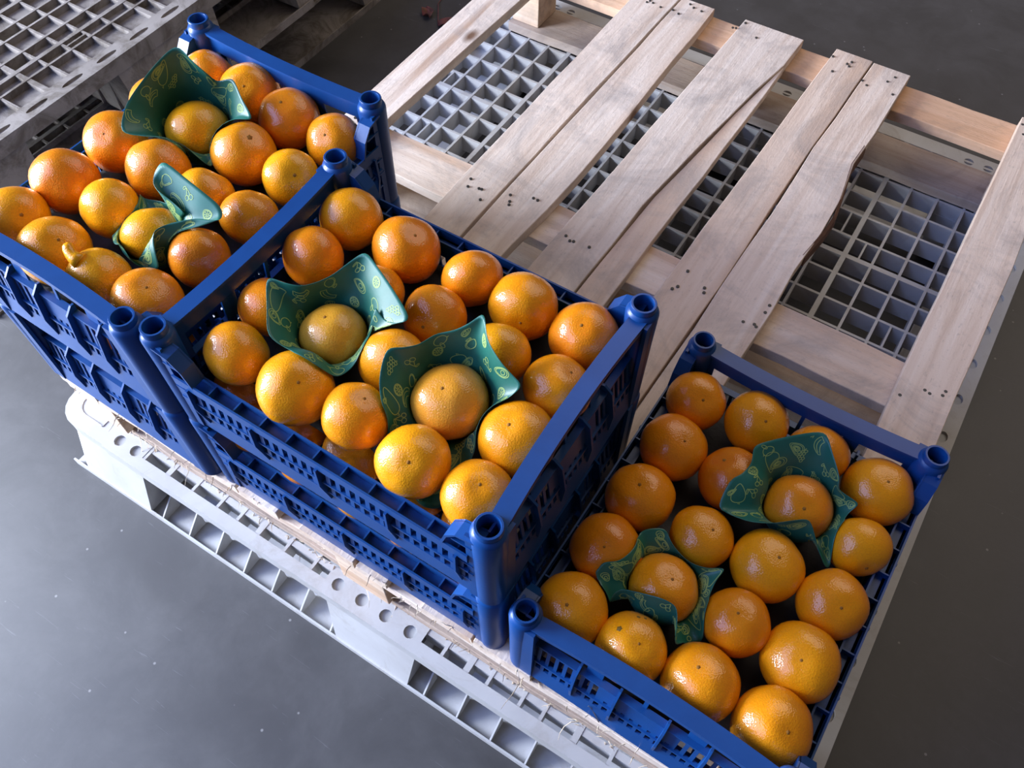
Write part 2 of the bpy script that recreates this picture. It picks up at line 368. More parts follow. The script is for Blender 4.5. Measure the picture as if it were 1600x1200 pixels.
board([(0, .636), (1.18, .639)], [(0, .703), (.5, .707), (.8, .712), (1.18, .712)], T0, T1-.004, -.018, .001, WY, 'top_board', seed=8)
for (a, c, m, s) in ((-.014, .070, WX, 21), (.532, .614, WX, 22), (1.103, 1.179, WFRESH, 23)):
    board([(0, a)], [(0, c)], -.300, .710, -.0365, -.0185, m, 'cross_board', along='x', seed=s, jit=.0018)
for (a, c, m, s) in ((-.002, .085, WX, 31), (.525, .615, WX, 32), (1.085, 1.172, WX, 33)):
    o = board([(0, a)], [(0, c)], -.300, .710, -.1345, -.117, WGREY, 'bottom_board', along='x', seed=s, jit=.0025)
for (bx0, bx1) in ((-.298, -.238), (.146, .220), (.648, .708)):
    for (by0, by1) in ((-.010, .078), (.530, .610), (1.098, 1.168)):
        b = MB(); b.box(bx0, bx1, by0, by1, .0185, .098); b.obj('block', WBLK, wp, bevel=.0015)
b = MB(); rn = random.Random(4)
for bx, w in ((-.265, .03), (-.02, .03), (.05, .03), (.17, .04), (.335, .03), (.415, .04), (.672, .035)):
    for by in (.02, .565, 1.14):
        for k in range(5):
            xx = bx + rn.uniform(-w, w)*.8; yy = by + rn.uniform(-.025, .025)
            if .20 < xx < .262: continue
            b.lathe([(.0001, .1366), (.0024, .1366), (.0024, .1352)], xx, yy, 8)
nl = b.obj('nail_head', NAIL, wp); nl['kind'] = 'stuff'
b = MB()                       # torn fibres along the front edges
for k in range(170):
    x = rn.uniform(-.29, .70); zz = rn.choice([.0005, -.018, -.117, -.117, -.134]) + .135; yy = {0: -.017}.get(0) if zz > .1 else -.003
    pts = [Vector((x, yy, zz))]; d = Vector((rn.uniform(-1, 1), rn.uniform(-1, .1), rn.uniform(-.8, .3))).normalized(); ln = rn.choice([.006, .008, .014, .038 if k % 5 == 0 else .012])
    for i in range(4): d = (d + Vector((rn.uniform(-.5, .5), rn.uniform(-.5, .3), rn.uniform(-.7, .3)))).normalized(); pts.append(pts[-1] + d*ln/4)
    b.tube(pts, lambda t: .0008*(1-t*.7), 3)
fb_ = b.obj('torn_fibres', FIBRE, wp); fb_['kind'] = 'stuff'

# ------------------------------------------------------------------ dry leaf on the floor
lf = tag(empty('dry_leaf', (-.565, 1.195, FZ)), 'small dried reddish leaf with a thin stem on the floor beyond the wooden pallet', 'leaf')
b = MB(); rn = random.Random(3); N = 12
for (cx, cy, L_, w_, ang, ph) in ((0, 0, .055, .020, .4, 0), (-.028, .006, .04, .014, 2.4, 1)):
    n = len(b.v)
    for i in range(N+1):
        t = i/N
        for j in range(-2, 3):
            wv = w_*math.sin(math.pi*min(1, t*.96+.02))**.7*j/2; zz = .004+.010*abs(math.sin(t*5+ph))*abs(j)/2 + .004*math.sin(t*9+j)
            lx, ly = t*L_, wv; b.v.append((cx+lx*math.cos(ang)-ly*math.sin(ang), cy+lx*math.sin(ang)+ly*math.cos(ang), max(.001, zz)))
    for i in range(N):
        for j in range(4): a = n+i*5+j; b.f.append((a, a+1, a+6, a+5)); b.m.append(0)
lo = b.obj('leaf_blade', LEAFM, lf); sm = lo.modifiers.new('thick', 'SOLIDIFY'); sm.thickness = .0006
b = MB(); b.tube([(0, 0, .004), (-.02, .03, .008), (-.045, .065, .004), (-.05, .085, .002)], .0011, 5); b.obj('leaf_stem', LEAFM, lf)

# ------------------------------------------------------------------ blue crates
A, B_ = .186, .134             # post centre offsets ; crate local frame centred, long axis x
def slots_row(b, fn, s0, s1, z0, z1, pitch, w, n0, n1, dn=0):
    s = s0
    while s < s1:
        b.hexa(fn(s, min(s+w, s1), z0, z1, n0, n1, dn)); s += pitch
def make_crate():
    root = empty('fruit_crate')
    # floor grille
    b = MB()
    for i in range(25): x = -.18+.015*i; b.box(x-.003, x+.003, -.132, .132, .003, .007)
    for i in range(9): y = -.128+.032*i; b.box(-.184, .184, y-.003, y+.003, .001, .006)
    for s in (-1, 1): b.box(-.186, .186, s*.134-.004, s*.134+.004, 0, .01); b.box(s*.186-.004, s*.186+.004, -.134, .134, 0, .01)
    b.obj('crate_floor', BLUE, root)
    for sg in (-1, 1):          # long low walls
        def bx(s0, s1, z0, z1, n0, n1, dn=0):
            ya, yb2 = sg*(B_+n0), sg*(B_+n1); d = -sg*dn
            if ya > yb2: ya, yb2 = yb2, ya
            return [(s0,ya,z0),(s1,ya,z0),(s1,yb2,z0),(s0,yb2,z0),(s0,ya+d,z1),(s1,ya+d,z1),(s1,yb2+d,z1),(s0,yb2+d,z1)]
        b = MB(); E_ = .172; h = lambda *a: b.hexa(bx(*a))
        h(-E_, E_, .000, .038, .0085, .0110)
        slots_row(b, bx, -E_, E_, .037, .061, .0115, .0048, .0115, .0132, .0015)
        h(-E_, E_, .0365, .0385, .0085, .0135)
        h(-E_, E_, .0605, .0635, .0085, .0155)
        slots_row(b, bx, -E_, E_, .0630, .0800, .0115, .0052, .0125, .0145, .0015)
        h(-E_, E_, .0795, .087, .0100, .0130)
        h(-E_, E_, .085, .087, -.001, .0150); h(-E_, E_, .085, .0985, .0132, .0152); h(-E_, E_, .078, .0975, -.0015, .0005)
        for i in range(11): s = -.16+.032*i; h(s-.0008, s+.0008, .087, .096, .0005, .0135)
        for s in (-.155, -.075, .005, .085, .16):
            b.prism([(.0100, .020), (.0125, .020), (.0195, .058), (.0180, .087), (.0100, .087)], s-.0014, s+.0014, lambda p_, t: (t, sg*(B_+p_[0]), p_[1]))
        b.obj('side_wall', BLUE, root)
    for sg in (-1, 1):          # short high walls with handle rail
        def bx(s0, s1, z0, z1, n0, n1, dn=0):
            bw = lambda n, z, s: n - .0105*min(1, z/.083) - .005*(1-(s/.124)**2)*max(0, min(1, (z-.084)/.03))
            P = []
            for z in (z0, z1):
                q_ = [(sg*(A+bw(n0, z, s0)), s0), (sg*(A+bw(n0, z, s1)), s1), (sg*(A+bw(n1, z, s1)), s1), (sg*(A+bw(n1, z, s0)), s0)]
                P += [(x, y, z) for x, y in q_]
            return P
        b = MB(); E_ = .121
        def h(s0, s1, *a, n=1):
            for i in range(n): b.hexa(bx(s0+(s1-s0)*i/n, s0+(s1-s0)*(i+1)/n, *a))
        h(-E_, E_, .0, .030, .0110, .0135)
        slots_row(b, bx, -E_, E_, .029, .046, .0098, .0040, .0118, .0135)
        h(-E_, E_, .0455, .0480, .0110, .0155)
        for (s0, s1) in ((-E_, -.042), (.042, E_)): slots_row(b, bx, s0, s1, .048, .078, .0098, .0040, .0118, .0135)
        slots_row(b, bx, -.042, .042, .048, .054, .0098, .0055, .0115, .0135); h(-.042, .042, .0535, .078, .0115, .0135)
        h(-E_, E_, .0775, .0825, .0110, .0135); h(-E_, E_, .081, .083, .0065, .0145)
        for s in (-.070, -.026, .026, .070):
            b.prism([(.0090, .018), (.0125, .018), (.0150, .046), (.0095, .083), (.0, .092), (-.004, .092), (-.004, .083), (.0015, .083)], s-.0013, s+.0013, lambda p_, t: (sg*(A+p_[0]), t, p_[1]))
        # pillars and window bar
        for (s0, s1) in ((-E_, -.112), (-.064, -.046), (-.0022, .0022), (.046, .064), (.112, E_)): h(s0, s1, .082, .120, .0062, .0085)
        ew = b.obj('end_wall', BLUE, root)
        b = MB()
        h(-.124, .124, .1375, .1410, .0035, .0212, n=12); h(-.122, .122, .118, .1380, .0062, .0085, n=12); h(-.124, .124, .133, .1380, .0195, .0212, n=12)
        b.obj('handle_rail', BLUE, ew)
    for sx in (-1, 1):
        for sy in (-1, 1):
            b = MB()
            b.lathe([(.0128, .0), (.0150, .0), (.0158, .10), (.0165, .139), (.0150, .1425), (.0128, .1445), (.0128, .1508), (.0122, .1518), (.0103, .1518), (.0098, .1508), (.0094, .112), (.0, .110)], sx*A, sy*B_, 24)
            b.lathe([(.0128, .0), (.0122, .014), (.0, .015)], sx*A, sy*B_, 24)
            cp = b.obj('corner_post', BLUE, root, smooth=True)
            mo = cp.modifiers.new('edge', 'EDGE_SPLIT'); mo.split_angle = math.radians(38)
            b = MB()            # wings that tie the post into both walls
            f1 = lambda p_, t: (sx*(A-p_[0]), sy*(B_+t), p_[1])
            b.prism([(0, .0), (.030, .0), (.030, .099), (.042, .099), (.036, .118), (.024, .133), (0, .139)], -.0015, .0008, f1)
            b.prism([(.042, .0965), (.036, .118), (.024, .133), (0, .139), (0, .1365), (.0235, .1305), (.0335, .117), (.0395, .0965)], .0, .0155, f1)
            b.prism([(0, .0), (.016, .0), (.016, .139), (0, .139)], .0100, .0130, f1)
            f2 = lambda p_, t: (sx*(A+t), sy*(B_-p_[0]), p_[1])
            b.prism([(0, .0), (.018, .0), (.018, .139), (0, .139)], .0105, .0145, f2); b.prism([(0, .0), (.016, .0), (.016, .139), (0, .139)], -.0015, .0008, f2)
            for zz in (.055, .075, .115): b.prism([(.010, zz), (.030, zz), (.030, zz+.002), (.010, zz+.002)], .0, .014, f1)
            b.obj('corner_bracket', BLUE, root)
    return root
PITCH = .1462
crate0 = make_crate()
RZ = math.pi/2
crate_spots = [   # x, y, z, rot, label
    (.186, .134, PITCH, .0, 'blue plastic fruit crate on top of the middle stack, filled with mandarins'),
    (.186, .134, 0, .0, 'blue plastic fruit crate at the bottom of the middle stack, on the wooden pallet'),
    (-.1635, .180, PITCH, RZ-.0146, 'blue plastic fruit crate on top of the left stack, with bright green paper inside'),
    (-.1635, .180, 0, RZ-.0146, 'blue plastic fruit crate at the bottom of the left stack, on the pallet corner'),
    (.5475, .183, 0, RZ-.0165, 'single unstacked blue plastic fruit crate at lower right, in shade')]
for i, (x, y, z, rz, lb) in enumerate(crate_spots):
    c = crate0 if i == 0 else copy_tree(crate0)
    c.location = (x, y, z); c.rotation_euler = (0, 0, rz); tag(c, lb, 'crate', 'blue plastic fruit crates')

# ------------------------------------------------------------------ black liners under the top layers
def liner(cx, cy, z, hx, hy, rz, lb, frontcut, seed):
    rn = random.Random(seed); b = MB(); nx, ny = 40, 28
    for j in range(ny+1):
        for i in range(nx+1):
            u = -hx+2*hx*i/nx; y0 = -hy + frontcut*(.75+.25*math.sin(u*38+seed)+.12*math.sin(u*95)); v = y0+(hy-y0)*j/ny
            zz = .0022*math.sin(u*60+seed)*math.cos(v*55) - (.008*max(0, 1-j/3) if frontcut else 0)*(.6+.4*math.sin(u*40))
            b.v.append((u, v, zz))
    for j in range(ny):
        for i in range(nx): a = j*(nx+1)+i; b.f.append((a, a+1, a+nx+2, a+nx+1)); b.m.append(0)
    o = b.obj('paper_liner', LINER, None, smooth=True); o.location = (cx, cy, z); o.rotation_euler = (0, 0, rz)
    s = o.modifiers.new('thick', 'SOLIDIFY'); s.thickness = .0006; s.offset = -1
    return tag(o, lb, 'liner', 'black liners in the crates')
liner(.186, .134, PITCH+.0655, .180, .128, 0, 'dark crinkled liner sheet under the top layer of the middle crate', .030, 1)
liner(-.1635, .180, PITCH+.0655, .127, .178, -.0146, 'dark liner sheet under the top layer of the left crate', 0, 2)
liner(.5475, .183, .0655, .127, .178, -.0165, 'dark liner sheet under the mandarins of the right crate', 0, 3)

# ------------------------------------------------------------------ mandarins
FRUIT_L = [(-0.263, 0.3335, 0.25, 0.0315, None), (-0.1964, 0.3362, 0.25, 0.0358, (0.35, -0.49, 0.8)), (-0.1259, 0.3245, 0.25, 0.0362, (0.07, -0.22, 0.97)), (-0.0583, 0.3239, 0.25, 0.0319, (0.17, -0.56, 0.81)), (-0.2775, 0.2605, 0.25, 0.0315, None), (-0.201, 0.2513, 0.25, 0.0358, None), (-0.1295, 0.2527, 0.25, 0.0362, (0.43, 0.07, 0.9)), (-0.0596, 0.2507, 0.25, 0.0315, (0.63, -0.3, 0.71)), (-0.2695, 0.1867, 0.25, 0.0349, (0.25, -0.46, 0.85)), (-0.1916, 0.1786, 0.25, 0.0351, None), (-0.1202, 0.1791, 0.25, 0.0315, None), (-0.0577, 0.1789, 0.25, 0.0315, None), (-0.2681, 0.1104, 0.25, 0.0362, None), (-0.1939, 0.1074, 0.25, 0.0318, None), (-0.1268, 0.1043, 0.25, 0.0334, None), (-0.0618, 0.1072, 0.25, 0.0315, None), (-0.2698, 0.042, 0.25, 0.0328, (0.76, -0.02, 0.65)), (-0.198, 0.0344, 0.25, 0.0362, (0.58, 0.02, 0.81)), (-0.131, 0.0293, 0.25, 0.0315, None), (-0.0657, 0.0371, 0.25, 0.0348, (0.32, 0.02, 0.95))]
FRUIT_M = [(0.0379, 0.237, 0.25, 0.033, None), (0.1135, 0.2343, 0.25, 0.0357, (0.43, 0.03, 0.9)), (0.1936, 0.2383, 0.25, 0.0317, None), (0.2591, 0.2356, 0.25, 0.0344, (0.39, -0.85, 0.35)), (0.3285, 0.2358, 0.25, 0.0342, (0.01, -0.3, 0.95)), (0.0374, 0.173, 0.25, 0.0318, None), (0.1181, 0.1682, 0.25, 0.0315, None), (0.1913, 0.1757, 0.25, 0.0321, (0.12, -0.86, 0.49)), (0.2682, 0.1713, 0.25, 0.0315, None), (0.3371, 0.1696, 0.25, 0.0328, (0.35, 0.24, 0.91)), (0.0425, 0.097, 0.25, 0.0315, None), (0.1198, 0.1044, 0.25, 0.0325, (-0.14, -0.06, 0.99)), (0.1912, 0.11, 0.25, 0.034, None), (0.2608, 0.1025, 0.25, 0.036, (-0.1, -0.21, 0.97)), (0.3349, 0.1022, 0.25, 0.0351, (-0.18, -0.19, 0.97)), (0.0556, 0.0359, 0.25, 0.0315, None), (0.1282, 0.0348, 0.25, 0.0358, (0.46, -0.1, 0.88)), (0.1954, 0.0434, 0.25, 0.0319, (0.28, 0.28, 0.92)), (0.2678, 0.0322, 0.25, 0.0332, (0.25, -0.41, 0.88)), (0.3362, 0.0346, 0.25, 0.0319, (0.11, 0.02, 0.99))]
FRUIT_R = [(0.4392, 0.3231, 0.105, 0.0332, (0.31, -0.38, 0.87)), (0.5082, 0.3329, 0.105, 0.0345, (0.29, -0.35, 0.89)), (0.5804, 0.3306, 0.105, 0.0334, None), (0.6518, 0.3237, 0.105, 0.0362, (0.06, -0.1, 0.99)), (0.4432, 0.2543, 0.105, 0.0362, (0.34, -0.09, 0.94)), (0.515, 0.2521, 0.105, 0.0352, (-0.49, 0.06, 0.87)), (0.5871, 0.2606, 0.105, 0.0341, (0.15, -0.44, 0.89)), (0.6573, 0.2533, 0.105, 0.0315, (0.5, -0.83, 0.25)), (0.4397, 0.1826, 0.105, 0.0362, (-0.07, -0.11, 0.99)), (0.5163, 0.1762, 0.105, 0.0325, (0.23, -0.01, 0.97)), (0.5856, 0.1835, 0.105, 0.0362, (0.15, -0.03, 0.99)), (0.6551, 0.1802, 0.105, 0.0339, (0.2, -0.38, 0.9)), (0.4379, 0.1111, 0.105, 0.0359, (0.05, -0.34, 0.94)), (0.5068, 0.106, 0.105, 0.0339, (0.17, 0.05, 0.98)), (0.582, 0.1133, 0.105, 0.0327, (-0.09, -0.11, 0.99)), (0.6504, 0.1107, 0.105, 0.0362, (-0.12, -0.32, 0.94)), (0.4392, 0.0377, 0.105, 0.036, (-0.04, -0.26, 0.97)), (0.5088, 0.0359, 0.105, 0.0342, (0.14, -0.08, 0.99)), (0.5785, 0.0418, 0.105, 0.0362, (-0.3, 0.06, 0.95)), (0.6503, 0.0388, 0.105, 0.0362, (0.31, -0.12, 0.94))]
PAPERS = [('M', 11, [(0.0516, 0.0996, 0.3), (0.0698, 0.1047, 0.298), (0.0839, 0.1109, 0.296), (0.0924, 0.124, 0.294), (0.1013, 0.1371, 0.297), (0.1102, 0.1538, 0.305), (0.1198, 0.169, 0.312), (0.1389, 0.1623, 0.308), (0.1619, 0.1529, 0.303), (0.194, 0.1373, 0.294), (0.1842, 0.1301, 0.287), (0.1667, 0.1298, 0.28), (0.1533, 0.1349, 0.287), (0.1562, 0.1258, 0.272), (0.1647, 0.1048, 0.268), (0.1656, 0.0804, 0.262), (0.1599, 0.0629, 0.26), (0.1444, 0.0537, 0.27), (0.1163, 0.0534, 0.28), (0.0904, 0.0528, 0.288), (0.0692, 0.0768, 0.29)]), ('M', 13, [(0.1986, 0.095, 0.298), (0.2105, 0.1043, 0.298), (0.2202, 0.1156, 0.297), (0.2254, 0.1335, 0.296), (0.2397, 0.1443, 0.3), (0.2508, 0.1547, 0.308), (0.2592, 0.1658, 0.316), (0.2727, 0.149, 0.305), (0.2933, 0.1394, 0.297), (0.3074, 0.1366, 0.291), (0.3204, 0.1333, 0.287), (0.3135, 0.1217, 0.276), (0.3048, 0.1102, 0.262), (0.3046, 0.0918, 0.25), (0.306, 0.0754, 0.24), (0.3065, 0.0553, 0.222), (0.3049, 0.0205, 0.214), (0.2857, 0.0121, 0.214), (0.2514, 0.029, 0.214), (0.2287, 0.0414, 0.235), (0.2163, 0.0555, 0.262), (0.2052, 0.0722, 0.285)]), ('L', 5, [(-0.2336, 0.1779, 0.288), (-0.2467, 0.2041, 0.3), (-0.247, 0.2278, 0.31), (-0.2397, 0.2553, 0.325), (-0.2284, 0.2817, 0.338), (-0.2082, 0.2806, 0.326), (-0.1958, 0.2833, 0.315), (-0.1927, 0.2916, 0.298), (-0.1807, 0.2956, 0.303), (-0.1705, 0.299, 0.305), (-0.1499, 0.2863, 0.295), (-0.1271, 0.2756, 0.283), (-0.1446, 0.2591, 0.262), (-0.1515, 0.2329, 0.245), (-0.152, 0.2176, 0.245), (-0.1648, 0.2137, 0.258), (-0.1832, 0.2137, 0.268), (-0.1994, 0.2037, 0.276), (-0.2107, 0.1893, 0.284)]), ('L', 14, [(-0.0828, 0.1256, 0.285), (-0.1045, 0.1283, 0.293), (-0.1256, 0.128, 0.302), (-0.1336, 0.1398, 0.308), (-0.1302, 0.153, 0.316), (-0.1043, 0.1515, 0.31), (-0.078, 0.1494, 0.304), (-0.0581, 0.1488, 0.297), (-0.0495, 0.1451, 0.292), (-0.0461, 0.1358, 0.29), (-0.0686, 0.128, 0.288), (-0.0799, 0.1188, 0.287), (-0.0923, 0.1067, 0.285), (-0.0985, 0.0934, 0.284), (-0.0943, 0.085, 0.277), (-0.0867, 0.0767, 0.268), (-0.0833, 0.0717, 0.255), (-0.1021, 0.07, 0.245), (-0.1132, 0.063, 0.253), (-0.1223, 0.0662, 0.274), (-0.1329, 0.0637, 0.27), (-0.1796, 0.0905, 0.24), (-0.1873, 0.1278, 0.245), (-0.1494, 0.1411, 0.26)]), ('R', 6, [(0.5144, 0.232, 0.14), (0.522, 0.2443, 0.142), (0.525, 0.2596, 0.146), (0.5191, 0.2744, 0.152), (0.5316, 0.2898, 0.153), (0.549, 0.3061, 0.156), (0.5747, 0.3239, 0.162), (0.5898, 0.3096, 0.156), (0.608, 0.2923, 0.146), (0.6115, 0.2819, 0.141), (0.6238, 0.2811, 0.138), (0.6374, 0.2804, 0.135), (0.6322, 0.2707, 0.125), (0.6322, 0.2523, 0.115), (0.6412, 0.2199, 0.1), (0.6348, 0.2144, 0.105), (0.6169, 0.2228, 0.125), (0.6003, 0.2315, 0.145), (0.5866, 0.2225, 0.144), (0.5692, 0.2095, 0.14), (0.5496, 0.2036, 0.132), (0.5265, 0.2051, 0.122), (0.5157, 0.2063, 0.126)]), ('R', 13, [(0.4427, 0.0764, 0.125), (0.4487, 0.0859, 0.128), (0.4575, 0.0974, 0.122), (0.461, 0.119, 0.118), (0.4614, 0.1371, 0.125), (0.4674, 0.1444, 0.128), (0.4815, 0.1539, 0.127), (0.4942, 0.1447, 0.122), (0.5162, 0.1362, 0.122), (0.5353, 0.1395, 0.124), (0.5508, 0.1485, 0.126), (0.5479, 0.1328, 0.122), (0.5505, 0.1128, 0.115), (0.5651, 0.0828, 0.1), (0.5525, 0.0738, 0.092), (0.5421, 0.0549, 0.12), (0.5349, 0.0683, 0.138), (0.527, 0.0813, 0.142), (0.5121, 0.081, 0.143), (0.4912, 0.0772, 0.136), (0.4734, 0.0729, 0.13), (0.4687, 0.0673, 0.118), (0.4686, 0.061, 0.105), (0.4538, 0.0694, 0.118)])]

def fruit_mesh(r, axis, seed, dimple=True, nub=False):
    """slightly oblate, lumpy fruit, flattened along its stem axis"""
    rn = random.Random(seed); b = MB(); U_, V_ = 40, 24; ax = Vector(axis).normalized(); q_ = ax.to_track_quat('Z', 'Y')
    ob = rn.uniform(.86, .95); off = Vector((rn.uniform(0, 50), rn.uniform(0, 50), rn.uniform(0, 50))); skew = rn.uniform(-.05, .05)
    def pt(th, ph):
        d = Vector((math.sin(th)*math.cos(ph), math.sin(th)*math.sin(ph), math.cos(th)))
        k = 1 + .050*noise.noise(d*1.1+off) + .018*noise.noise(d*2.6+off) + skew*d.x
        rr = r*1.035*k; dm = .07*math.exp(-(th/.30)**2) + .05*math.exp(-((math.pi-th)/.3)**2)
        rid = 1 + .006*math.cos(9*ph)*math.exp(-((th-.35)/.25)**2)
        p_ = Vector((d.x*rr*rid, d.y*rr*rid, d.z*rr*ob*(1-dm)))
        return q_ @ p_
    b.v.append(tuple(pt(0, 0)))
    for j in range(1, V_):
        for i in range(U_): b.v.append(tuple(pt(math.pi*j/V_, 2*math.pi*i/U_)))
    b.v.append(tuple(pt(math.pi, 0))); last = len(b.v)-1
    for i in range(U_):
        k = (i+1) % U_; b.f.append((0, 1+i, 1+k)); b.m.append(0)
        b.f.append((last, 1+(V_-2)*U_+k, 1+(V_-2)*U_+i)); b.m.append(0)
        for j in range(V_-2): a = 1+j*U_; b.f.append((a+i, a+U_+i, a+U_+k, a+k)); b.m.append(0)
    return b.mesh('mandarin', PEEL, True), pt(0, 0), q_
def scar_mesh(rad, q_, p0):
    b = MB(); n = 10; b.v.append((0, 0, .0008))
    for i in range(n): a = 2*math.pi*i/n; rr = rad*(1 if i % 2 else .72); b.v.append((rr*math.cos(a), rr*math.sin(a), .0004))
    for i in range(n): a = 2*math.pi*i/n; b.v.append((rad*1.25*math.cos(a), rad*1.25*math.sin(a), -.0008))
    for i in range(n): k = (i+1) % n; b.f += [(0, 1+i, 1+k), (1+i, 1+n+i, 1+n+k, 1+k)]; b.m += [0, 0]
    b.v = [tuple(q_ @ Vector(v) + p0) for v in b.v]; return b.mesh('stem_scar', SCAR, True)
PAL = {'o': (.83,.225,.002), 'd': (.62,.130,.001), 'n': (.90,.320,.002), 'y': (.94,.385,.003), 'g': (.72,.33,.030)}
TONE = {'L': 'onogoynyoonnoyydynyo'.replace('g', 'n'), 'M': 'noonoonoynogngnnynyn', 'R': 'nnnnodonnnnnononyynn'}
ORD4 = ['leftmost', 'second from the left', 'second from the right', 'rightmost']
ORD5 = ['leftmost', 'second from the left', 'middle', 'second from the right', 'rightmost']
ROW5 = ['back row', 'second row from the back', 'middle row', 'second row from the front', 'front row']
ROW4 = ['back row', 'second row from the back', 'second row from the front', 'front row']
LOOK = {('L', 6): 'with a brown stem button on top', ('L', 5): 'held in a big upright green paper', ('L', 14): 'wrapped by a curled green paper', ('L', 18): 'with a finger-like nub growing from it',
        ('L', 19): 'with a dimpled navel', ('L', 15): 'deep orange and shaded', ('M', 11): 'cradled in green paper with a folded corner', ('M', 13): 'large, sitting in a square of green paper',
        ('M', 18): 'resting on the lower corner of a green paper', ('M', 8): 'half hidden behind a paper corner', ('R', 6): 'in green paper with a raised flap', ('R', 13): 'cupped in a curled dark green paper',
        ('R', 17): 'with dark marks on its peel', ('R', 10): 'large with speckled peel', ('R', 2): 'behind the upright green paper', ('R', 5): 'deep orange, partly behind green paper'}
def put_fruit(cr, i, x, y, z, r, d, tone, label, group):
    rn = random.Random(hash((ord(cr[0]), i)) % 9973)
    axis = d if d else (rn.uniform(-.6, .2), rn.uniform(.3, .9), rn.uniform(-.5, .6))
    me, p0, q_ = fruit_mesh(r, axis, ord(cr[0])*100+i)
    o = link('mandarin', me); o.location = (x, y, z)
    c = PAL[tone]; k = rn.uniform(.95, 1.06); o.color = (c[0]*k, c[1]*rn.uniform(.9, 1.1)*k, c[2], 1)
    tag(o, label, 'mandarin', group)
    if d: link('stem_scar', scar_mesh(.0032 if (cr, i) == ('L', 6) else rn.uniform(.0014, .0021), q_, p0), o)
    return o
CN = {'L': ('left crate', FRUIT_L, ROW5, ORD4, 4), 'M': ('middle crate', FRUIT_M, ROW4, ORD5, 5), 'R': ('right crate', FRUIT_R, ROW5, ORD4, 4)}
FR = {}
for cr, (cn, data, rows, ords, nc) in CN.items():
    for i, (x, y, z, r, d) in enumerate(data):
        lk = LOOK.get((cr, i)); lb = f"orange mandarin, {ords[i % nc]} in the {rows[i//nc]} of the {cn}" + (f", {lk}" if lk else '')
        if len(lb.split()) > 16: lb = f"mandarin {lk}, {ords[i % nc]}, {rows[i//nc]}, {cn}"
        if len(lb.split()) > 16: lb = f"mandarin {lk}, {rows[i//nc]}, {cn}"
        if len(lb.split()) > 16: lb = f"mandarin {lk}, {cn}"
        FR[(cr, i)] = put_fruit(cr, i, x, y, z, r, d, TONE[cr][i], lb, f'mandarins in the top layer of the {cn}')
o = FR[('L', 18)]; b = MB(); base = Vector((-.005, -.003, .0275))
b.tube([base, Vector((-.011, -.004, .0300)), Vector((-.0165, -.003, .0320)), Vector((-.0205, -.001, .0350)), Vector((-.0225, .001, .0370)), Vector((-.0236, .0024, .0388)), Vector((-.0241, .0029, .0397))], lambda t: [.0098, .0074, .0064, .0060, .0054, .0036, .0004][min(6, int(t*6+.5))], 14)
nb = b.obj('nub', PEEL, o, smooth=True); nb.color = o.color; nb['label'] = 'finger-like nub of peel'
o = FR[('R', 17)]                # rind blemishes, seated on the real surface
from mathutils.bvhtree import BVHTree
bvh = BVHTree.FromPolygons([v.co.copy() for v in o.data.vertices], [tuple(p_.vertices) for p_ in o.data.polygons])
for d_, rad in ((Vector((-.52, .02, .85)), .0030), (Vector((-.23, .62, .75)), .0022), (Vector((-.05, .70, .71)), .0018)):
    hit, nrm, _, _ = bvh.ray_cast(d_.normalized()*.1, -d_.normalized())
    if hit is not None:
        bl = link('blemish', scar_mesh(rad, nrm.to_track_quat('Z', 'Y'), hit-nrm*.0003), o); bl.data.materials.clear(); bl.data.materials.append(BLEM)
def under(cn, key, pts, z, lay, ords):
    for i, (x, y) in enumerate(pts):
        rn = random.Random(i+len(cn)); put_fruit(key, i, x, y, z, .0325, None, rn.choice('noo'), f"{ords[i]} mandarin {lay}", f'mandarins in the lower layers of the {cn}')
M5 = [(.040, .0362), (.113, .0362), (.186, .0362), (.259, .0362), (.332, .0362)]
under('middle stack', 'u', M5, PITCH+.0305, 'under the liner of the middle top crate', ORD5)
under('middle stack', 'v', [(x, .0292) for x, y in M5], .1085, 'seen through the gap in the middle bottom crate', ORD5)
L4 = [(-.268, .035), (-.199, .034), (-.130, .033), (-.062, .032)]; R4 = [(.446, .037), (.513, .036), (.580, .035), (.647, .034)]
under('left stack', 'w', L4, PITCH+.0305, 'in the lower layer of the left top crate', ORD4)
under('left stack', 'x', L4, .1045, 'behind the slots of the left bottom crate', ORD4)
under('right crate', 'z', R4, .0385, 'in the lower layer of the right crate', ORD4)

